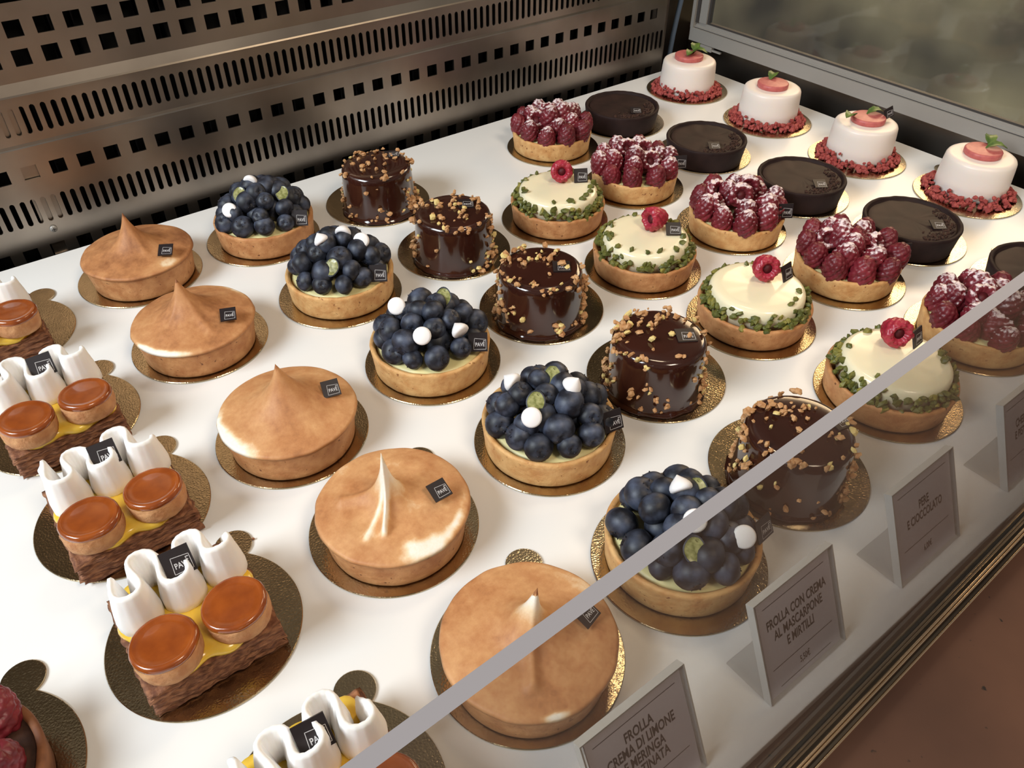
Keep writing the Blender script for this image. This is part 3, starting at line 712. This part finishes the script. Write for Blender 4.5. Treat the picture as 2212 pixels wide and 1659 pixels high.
# ------------------------------------------------------------------ raspberry tarts
RC = crust_mesh('crust', 3.85, 3.66, 1.72, M['crust'], 31)
RCM = disc_mesh('cream', [(3.45, 1.2), (3.45, 1.45), (3.1, 1.55), (.01, 1.6)], M['cream_y'], 5, .04)
RV = [(26.03, 31.42, 26.17, 31.34, None, 'raspberry tart dusted with sugar nearest the steel back panel'),
      (26.55, 20.42, 26.74, 20.57, (2.9, -2.6), 'raspberry tart dusted with sugar, second from the back, plaque at its right rim'),
      (27.82, 9.79, 28.04, 10.22, (1.9, -3.2), 'raspberry tart with heavy sugar on spread out berries, in the middle of its column'),
      (29.03, .06, 29.1, 0.0, (2.7, -2.6), 'raspberry tart with one thick white patch of sugar, second from the front glass'),
      (29.75, -10.0, 29.9, -9.9, None, 'raspberry tart behind the glass haze at the right edge')]
for k, (x, y, bx, by, pl, L) in enumerate(RV):
    board(bx, by, 'round gold cake board under the raspberry tart ' + ['nearest the back panel', 'second from the back panel', 'in the middle of its column', 'second from the front glass', 'at the right edge behind the glass'][k])
    t = thing('raspberry_tart', (x, y, BH), L, 'tart', 'column of raspberry tarts')
    ob('crust', RC, t, rot=(0, 0, k)); ob('cream', RCM, t); rnd = random.Random(7 + k)
    for (n, rr, z, sc) in ((10, 2.92, 1.5, 1.02), (6, 1.8, 1.8, 1.06), (3, .75, 2.2, 1.05)):
        a0 = rnd.random() * 6
        for q in range(n):
            a = a0 + 2 * PI * (q + rnd.uniform(-.12, .12)) / n; r_ = rr + rnd.uniform(-.12, .1)
            d = Vector((.28 * math.cos(a) + rnd.uniform(-.15, .15), .28 * math.sin(a) + rnd.uniform(-.15, .15), 1))
            zz = z + rnd.uniform(-.08, .2); s_ = sc * rnd.uniform(.88, 1.05)
            if rr < 2 and rnd.random() < .38:
                d = Vector((rnd.uniform(-.3, .9), rnd.uniform(0, .9), -.35)); zz += 1.2
            me = RD if (rr < 2.5 or rnd.random() < .45) and not (k == 3 and (rr > 2 or rnd.random() < .4)) else RB
            ob('raspberry', me[rnd.randrange(2)], t, (r_ * math.cos(a), r_ * math.sin(a), zz), d.to_track_quat('Z', 'Y').to_euler(), (s_, s_, s_ * 1.08))
    if pl: plaque(t, (pl[0], pl[1], 2.45), -33, 70, 0, .95)

# ------------------------------------------------------------------ chocolate tarts
TC = crust_mesh('crust', 3.79, 3.5, 2.05, M['crust_choc'], 41, .35)
def gfn(p, a):
    x, y, z = p; k = 1 + .01 * nz3(math.cos(a) * 3, math.sin(a) * 3, 2)
    return (x * k, y * k, z + .05 * nz3(x, y, 3) + (.07 * nz3(x * 4, y * 4, 6) if y < -1 or (x > 1.5 and y < 0) else 0))
b = MB(); b.lathe([(3.4, 1.5), (3.4, 1.78), (3.25, 1.86), (2.9, 1.88), (2.4, 1.88), (1.8, 1.88), (1.2, 1.88), (.6, 1.88), (.01, 1.88)], 96, gfn); GAN = b.mesh('ganache', M['ganache'])
rnd = random.Random(5); b = MB()
for i in range(150):
    a = rnd.uniform(3.7, 5.9); r = rnd.uniform(2.35, 3.15) if rnd.random() < .8 else rnd.uniform(1.9, 3.2)
    chunk(b, (r * math.cos(a), r * math.sin(a), 1.9), rnd.uniform(.08, .17), rnd, 0, .7)
CRM = b.mesh('cocoa_crumbs', M['crumbly'], False)
TV = [(35.22, 31.28, 35.8, 31.85, (0, -2.0), 'dark chocolate tart nearest the steel back panel'),
      (36.18, 20.68, 36.89, 21.28, (-1.0, -1.8), 'dark chocolate tart second from the steel back panel, small plaque left of centre'),
      (36.79, 10.22, 37.32, 10.62, (-.2, -2.0), 'dark chocolate tart in the middle of its column, smooth top with crumbly front'),
      (37.55, .11, 38.37, .34, (.6, -1.8), 'dark chocolate tart second from the front of its column, behind a sugared raspberry tart'),
      (38.6, -9.9, 39.2, -9.6, None, 'dark chocolate tart cut off by the right edge of the photo')]
for k, (x, y, bx, by, pl, L) in enumerate(TV):
    board(bx, by, 'round gold cake board under the dark chocolate tart ' + ['nearest the back panel', 'second from the back panel', 'in the middle of its column', 'second from the front glass', 'cut off at the right edge'][k])
    t = thing('chocolate_tart', (x, y, BH), L, 'tart', 'column of dark chocolate tarts')
    ob('crust', TC, t, rot=(0, 0, k)); ob('ganache', GAN, t); stuff(ob('cocoa_crumbs', CRM, t, rot=(0, 0, .1 * k)))
    if pl: plaque(t, (pl[0], pl[1], 2.02), -36, 12, 0, .9)

# ------------------------------------------------------------------ panna cotta
b = MB(); b.lathe([(2.95, 0), (3.02, .3), (3.0, 1.2), (2.93, 2.4), (2.88, 2.95), (2.8, 3.12), (2.65, 3.22), (2.4, 3.25), (.01, 3.25)], 72); PAN = b.mesh('panna_cotta', M['panna'])
b = MB(); b.lathe([(1.5, 0), (1.56, .06), (1.56, .4), (1.5, .47), (1.4, .5), (.01, .5)], 48); JEL = b.mesh('jelly_disc', M['jelly'])
def leaf_mesh(w, l, fold, cup):
    b = MB(); vs = []; fs = []; n, mq = 10, 6
    for lay in (0, -.02):
        for i in range(n + 1):
            t = i / n; ww = w * math.sin(PI * min(1, t * .97 + .02)) ** .7 * (1 - .25 * t)
            for j in range(mq + 1):
                s_ = j / mq * 2 - 1; vs.append((t * l, s_ * ww * (1 + .05 * math.sin(t * 40)), cup * math.sin(PI * t) + fold * abs(s_) * ww - .03 * math.cos(t * 22) * abs(s_) + lay))
    K = (n + 1) * (mq + 1)
    for i in range(n):
        for j in range(mq):
            q = (i * (mq + 1) + j, (i + 1) * (mq + 1) + j, (i + 1) * (mq + 1) + j + 1, i * (mq + 1) + j + 1)
            fs.append(q); fs.append(tuple(K + z for z in reversed(q)))
    b.add(vs, fs); return b.mesh('mint_leaf', M['mint'])
LEAF = leaf_mesh(.5, 1.5, .35, .25)
def crumbring(seed):
    rnd = random.Random(seed); b = MB()
    for i in range(330):
        a = rnd.random() * 6.283; r = rnd.uniform(3.0, 3.85); z = .12 + max(0, (3.85 - r)) * 1.0 * rnd.random()
        chunk(b, (r * math.cos(a), r * math.sin(a), z), rnd.uniform(.15, .33), rnd, 0, .85)
    return b.mesh('raspberry_crumbs', M['redcrumb'], False)
PV = [(47.96, 34.02, 47.98, 33.89, (.0, .2), [(.5, -.1, 200, 20), (.9, .1, 40, 50), (.6, .2, 300, 10)], None, 'white panna cotta with leafy mint sprig in the far back right corner'),
      (48.7, 23.2, 48.22, 22.72, (-.1, .0), [(.2, .6, 20, 12)], None, 'white panna cotta with plain pink disc, second from the back'),
      (48.6, 12.1, 47.9, 11.7, (.1, .0), [(-1.2, .9, 190, 35), (.2, .4, 330, 8)], (1.75, -.9), 'white panna cotta with small dark plaque upright on its pink disc'),
      (50.3, 1.7, 49.32, 1.33, (.1, .1), [(.2, .0, -50, 12), (1.0, .1, 30, 30)], None, 'white panna cotta with flat mint leaf, nearest the front at the right edge')]
for k, (x, y, bx, by, jo, leaves, pl, L) in enumerate(PV):
    board(bx, by, 'round gold cake board under the panna cotta ' + ['in the back corner', 'second from the back', 'with the dark plaque', 'nearest the front at right'][k])
    t = thing('panna_cotta_dessert', (x, y, BH), L, 'dessert', 'column of panna cottas by the end wall')
    ob('panna_cotta', PAN, t); stuff(ob('raspberry_crumbs', crumbring(k + 3), t, loc=((bx - x) * .5, (by - y) * .5, 0))); ob('jelly_disc', JEL, t, (jo[0], jo[1], 3.25))
    for (lx, ly, ry, tl) in leaves:
        ob('mint_leaf', LEAF, t, (lx + jo[0], ly + jo[1], 3.79), (0, -math.radians(tl * .25), math.radians(ry)), 1.15)
    if pl: plaque(t, (pl[0], pl[1], 3.95), -20, 80, 20, .8)

# ------------------------------------------------------------------ millefeuille slices
def ribbon_mesh(seed, loops=2.75, amp=1.15, lean=.0):
    b = MB(); N = 170; K = 12; vs = []; rnd = random.Random(seed); ph = rnd.uniform(-.15, .15)
    def path(t):
        th = 2 * PI * loops * t + PI * .1 + ph; am = amp * (.9 + .12 * math.sin(5 * t + seed))
        return Vector((-2.75 + 5.5 * t + .29 * math.sin(2 * th), am * math.cos(th), 0))
    for i in range(N + 1):
        t = i / N; p = path(t); d = (path(min(1, t + .004)) - path(max(0, t - .004))).normalized(); nn = Vector((-d.y, d.x, 0))
        end = min(1, min(t, 1 - t) / .05 + .15); H = (2.35 + .22 * math.sin(t * 9 + seed)) * (1 if end >= 1 else .6 + .4 * end)
        prof = [(-.28, 0), (-.40, .15), (-.40, .6), (-.31, 1.2), (-.20, 1.75), (-.14, 2.15), (-.07, 2.31), (.07, 2.31), (.14, 2.15), (.20, 1.75), (.31, 1.2), (.40, .6), (.40, .15), (.28, 0)]
        for (w, z) in prof:
            w *= (.35 + .65 * end); zz = z * H / 2.35
            w += .012 * math.sin(i * 1.9) * (1 if w > 0 else -1)
            q = p + nn * w + Vector((0, lean * (zz / 2.3) ** 2, zz)); vs.append(q)
    k = 14; fs = []
    for i in range(N):
        for j in range(k): j2 = (j + 1) % k; fs.append((i * k + j, (i + 1) * k + j, (i + 1) * k + j2, i * k + j2))
    fs.append(tuple(range(k))); fs.append(tuple(N * k + j for j in range(k - 1, -1, -1)))
    b.add(vs, fs); return b.mesh('cream_ribbon', M['white'])


def base_mesh(seed):
    b = MB(); nx, ny, nz_ = 44, 40, 12; X, Y, H = 2.95, 2.95, 1.6; vs = []; fs = []; idx = {}
    def vid(i, j, k):
        if (i, j, k) not in idx:
            x, y, z = -X + 2 * X * i / nx, -Y + 2 * Y * j / ny, H * k / nz_
            n = Vector((x / X, y / Y, 0)); side = (i in (0, nx)) or (j in (0, ny))
            if side:
                lay = .11 * math.sin(k * 2.1 + 3 * nz3(x * .6, y * .6, seed)) + .16 * nz3(x * 2, y * 2, z * 5 + seed)
                x += (lay if i == nx else -lay if i == 0 else 0); y += (lay if j == ny else -lay if j == 0 else 0)
            if k == nz_: z += .06 * nz3(x * 2, y * 2, seed)
            idx[(i, j, k)] = len(vs); vs.append((x, y, z))
        return idx[(i, j, k)]
    for i in range(nx):
        for j in range(ny):
            fs.append((vid(i, j, nz_), vid(i + 1, j, nz_), vid(i + 1, j + 1, nz_), vid(i, j + 1, nz_)))
            fs.append((vid(i, j, 0), vid(i, j + 1, 0), vid(i + 1, j + 1, 0), vid(i + 1, j, 0)))
    for i in range(nx):
        for k in range(nz_):
            fs.append((vid(i, 0, k), vid(i + 1, 0, k), vid(i + 1, 0, k + 1), vid(i, 0, k + 1)))
            fs.append((vid(i, ny, k), vid(i, ny, k + 1), vid(i + 1, ny, k + 1), vid(i + 1, ny, k)))
    for j in range(ny):
        for k in range(nz_):
            fs.append((vid(0, j, k), vid(0, j, k + 1), vid(0, j + 1, k + 1), vid(0, j + 1, k)))
            fs.append((vid(nx, j, k), vid(nx, j + 1, k), vid(nx, j + 1, k + 1), vid(nx, j, k + 1)))
    b.add(vs, fs); return b.mesh('pastry_base', M['leaf_base'])


def custard_mesh(seed):
    def fn(p, a):
        x, y, z = p; c, s_ = math.cos(a), math.sin(a); k = 1 / (abs(c) ** 5 + abs(s_) ** 5) ** .2
        w = 1 + .05 * math.sin(a * 9 + seed) + .03 * nz3(c * 3, s_ * 3, seed)
        return (x * k * w, y * k * w, z + .05 * nz3(x * 1.5, y * 1.5, seed))
    b = MB(); b.lathe([(2.7, 1.5), (2.95, 1.58), (3.02, 1.78), (2.92, 1.98), (2.6, 2.06), (2, 2.08), (1, 2.08), (.01, 2.08)], 100, fn); return b.mesh('custard', M['custard'])


def pfn(p, a):
    k = 1 + .03 * nz3(math.cos(a) * 1.5, math.sin(a) * 1.5, p[2]) + .022 * nz3(math.cos(a) * 7, math.sin(a) * 7, p[2] * 5) * (1 if p[2] < 1 else .5)
    return (p[0] * k, p[1] * k, p[2])
b = MB(); b.lathe([(1.2, 0), (1.34, .08), (1.40, .3), (1.43, .6), (1.43, .9), (1.40, 1.12), (1.33, 1.22), (.01, 1.26)], 60, pfn); PUF = b.mesh('choux_puff', M['puff'])
b = MB(); b.lathe([(1.38, 1.02), (1.43, 1.08), (1.43, 1.2), (1.38, 1.32), (1.30, 1.375), (1.2, 1.36), (1.12, 1.32), (.9, 1.33), (.5, 1.35), (.01, 1.36)], 60, pfn); CAR = b.mesh('caramel_top', M['caramel'])
RIB = [ribbon_mesh(i) for i in range(3)]; BAS = [base_mesh(i) for i in range(2)]; CUS = [custard_mesh(i) for i in range(2)]
LV = [(-23.6, 30.5, -.6, -.9, 50, 'lemon cream slice with white ribbon piping nearest the steel panel, at the left edge', 'nearest the back panel', 2, False),
      (-22.7, 19.2, 0, -.8, 50, 'lemon cream slice with two glazed puffs, cut by the left edge of the photo', 'second from the back panel', 0, True),
      (-21.91, 9.62, 0, -.75, 50, 'lemon cream slice third from the back, squeezed between two others', 'in the middle of its column', 1, True),
      (-21.06, 0, -.2, .0, 53, 'lemon cream slice fully in view with caramel puffs, second from the front', 'fully in view, second from the front', 0, True),
      (-19.9, -10.9, -.1, .1, 53, 'lemon cream slice at the bottom of the photo partly under the glass edge', 'at the bottom edge of the photo', 2, True)]
for k, (bx, by, ox, oy, rz, L, bl, ri, hp) in enumerate(LV):
    board(bx, by, 'gold board with tab under the lemon cream slice ' + bl, rz)
    t = thing('lemon_cream_slice', (bx + ox, by + oy, BH), L, 'pastry', 'column of lemon cream slices')
    ob('pastry_base', BAS[k % 2], t); ob('custard', CUS[k % 2], t, scale=(.95, .97, 1))
    ob('cream_ribbon', RIB[ri], t, (-.05, 1.25, 1.98))
    for sx, sy, tr in ((-1.55, -2.0, .0), (1.62, -1.95, 1.4)):
        p = ob('choux_puff', PUF, t, (sx, sy, 1.98), (math.radians(3), 0, tr + k)); ob('caramel_top', CAR, p)
    if hp: plaque(t, (.35, 1.0, 4.05), -14, 48, 8, 1.08)

# hazelnut raspberry tart at the bottom left
board(-31.5, -1.4, 'gold cake board under the brown raspberry tart in the bottom left corner', 53)
t = thing('hazelnut_raspberry_tart', (-31.9, -1.9, BH), 'brown nutty tart with raspberries cut off by the bottom left corner', 'tart')
ob('crust', crust_mesh('crust', 3.85, 3.6, 1.9, M['crust_hazel'], 51), t); ob('praline_cream', disc_mesh('praline_cream', [(3.45, 1.3), (3.45, 1.65), (3, 1.75), (.01, 1.8)], M['crumbly'], 3, .06), t)
for (x, y, z, dx, dy) in ((1.9, -.6, 1.7, .5, -.2), (2.3, 1.3, 1.7, .4, .4), (.7, .3, 1.9, 0, .3), (.9, -2.1, 1.7, .2, -.4), (-1, 1.4, 1.8, -.2, .2), (-.8, -1, 1.8, -.2, -.3), (.6, 2.3, 1.7, .1, .5)):
    ob('raspberry', RB[0], t, (x, y, z), Vector((dx, dy, 1)).to_track_quat('Z', 'Y').to_euler(), 1.05)

# crumbs fallen on the shelf
for (x, y, s_, L) in ((-17.1, 3.7, .09, 'tiny brown crumb beside the board tab of the slice fully in view'), (29.5, 26.5, .07, 'tiny dark crumb on the shelf between the raspberry and chocolate tarts'), (1.2, 26.0, .06, 'tiny dark crumb on the shelf between a blueberry tart and chocolate dome')):
    b = MB(); chunk(b, (0, 0, s_ * .8), s_, random.Random(x), 0); tag(ob('pastry_crumb', b.mesh('pastry_crumb', M['leaf_base'], False), None, (x, y, 0.01)), L, 'crumb')

# ------------------------------------------------------------------ price cards
def sign(x, lines, rules, price, label, rz=0):
    Hs, Ws, T = 5.35, 5.4, .12; tilt = math.atan2(4.85, 2.3)
    t = thing('price_card', (x, -18.6, 0.01), label, 'price card', 'clear price card stands along the front glass', rz)
    R = Matrix.Rotation(tilt, 4, 'X')
    b = MB(); b.box((-Ws / 2, 0, -.28), (Ws / 2, Hs, -.16), 0, R); b.box((-Ws / 2, 0, .02), (Ws / 2, Hs, .12), 0, R); b.box((-Ws / 2, .12, 0), (Ws / 2, 2.5, .12))
    e = MB(); e.box((-Ws / 2 - .015, 0, -.28), (-Ws / 2 + .06, Hs, .12), 0, R); e.box((Ws / 2 - .06, 0, -.28), (Ws / 2 + .015, Hs, .12), 0, R); e.box((-Ws / 2, Hs - .06, -.28), (Ws / 2, Hs + .01, .12), 0, R)
    ob('acrylic_stand', b.mesh('acrylic_stand', M['acrylic'], False), t); tag(ob('stand_edge', e.mesh('stand_edge', M['acrylic_edge'], False), t))
    c = MB(); c.box((-Ws / 2 + .25, .1, -.13), (Ws / 2 - .2, Hs - .12, -.03), 0, R); card = ob('card', c.mesh('card', M['paper'], False), t)
    parts = []
    for (txt, s_) in lines:
        parts.append((text_mesh(txt, .68, M['ink'], .62, .017), R @ Matrix.Translation((0, s_ * Hs * S, -.02 * S))))
    if price: parts.append((text_mesh(price[0], .5, M['ink'], .6, .008), R @ Matrix.Translation((0, price[1] * Hs * S, -.02 * S))))
    rb = MB()
    for s_, w in rules: rb.box((-w / 2, s_ * Hs, -.028), (w / 2, s_ * Hs + .03, -.02))
    parts.append((rb.mesh('rules', M['ink'], False), R))
    ob('lettering', merge('lettering', parts, M['ink']), card)


sign(-9.6, [('FROLLA', .755), ('CREMA DI LIMONE', .635), ('E MERINGA', .515), ('GRATINATA', .40)], [(.88, 4.3), (.27, 4.3)], ('5,50€', .15), 'price card reading FROLLA, beside the nearest meringue tart at the bottom edge')
sign(-.05, [('FROLLA CON CREMA', .70), ('AL MASCARPONE', .57), ('E MIRTILLI', .44)], [(.88, 4.2), (.27, 4.2), (.07, 3.6)], ('5,50€', .165), 'price card reading FROLLA CON CREMA AL MASCARPONE E MIRTILLI by the nearest blueberry tart')
sign(10.0, [('PERE', .67), ('E CIOCCOLATO', .545)], [(.88, 4.2), (.30, 4.0)], ('6,00€', .18), 'price card reading PERE E CIOCCOLATO in front of the nearest chocolate dome')
sign(20.4, [('CHEESECAKE', .66), ('E PISTACCHIO', .53)], [(.88, 4.2), (.30, 4.0)], ('5,50€', .18), 'price card cut off by the right edge of the photo')
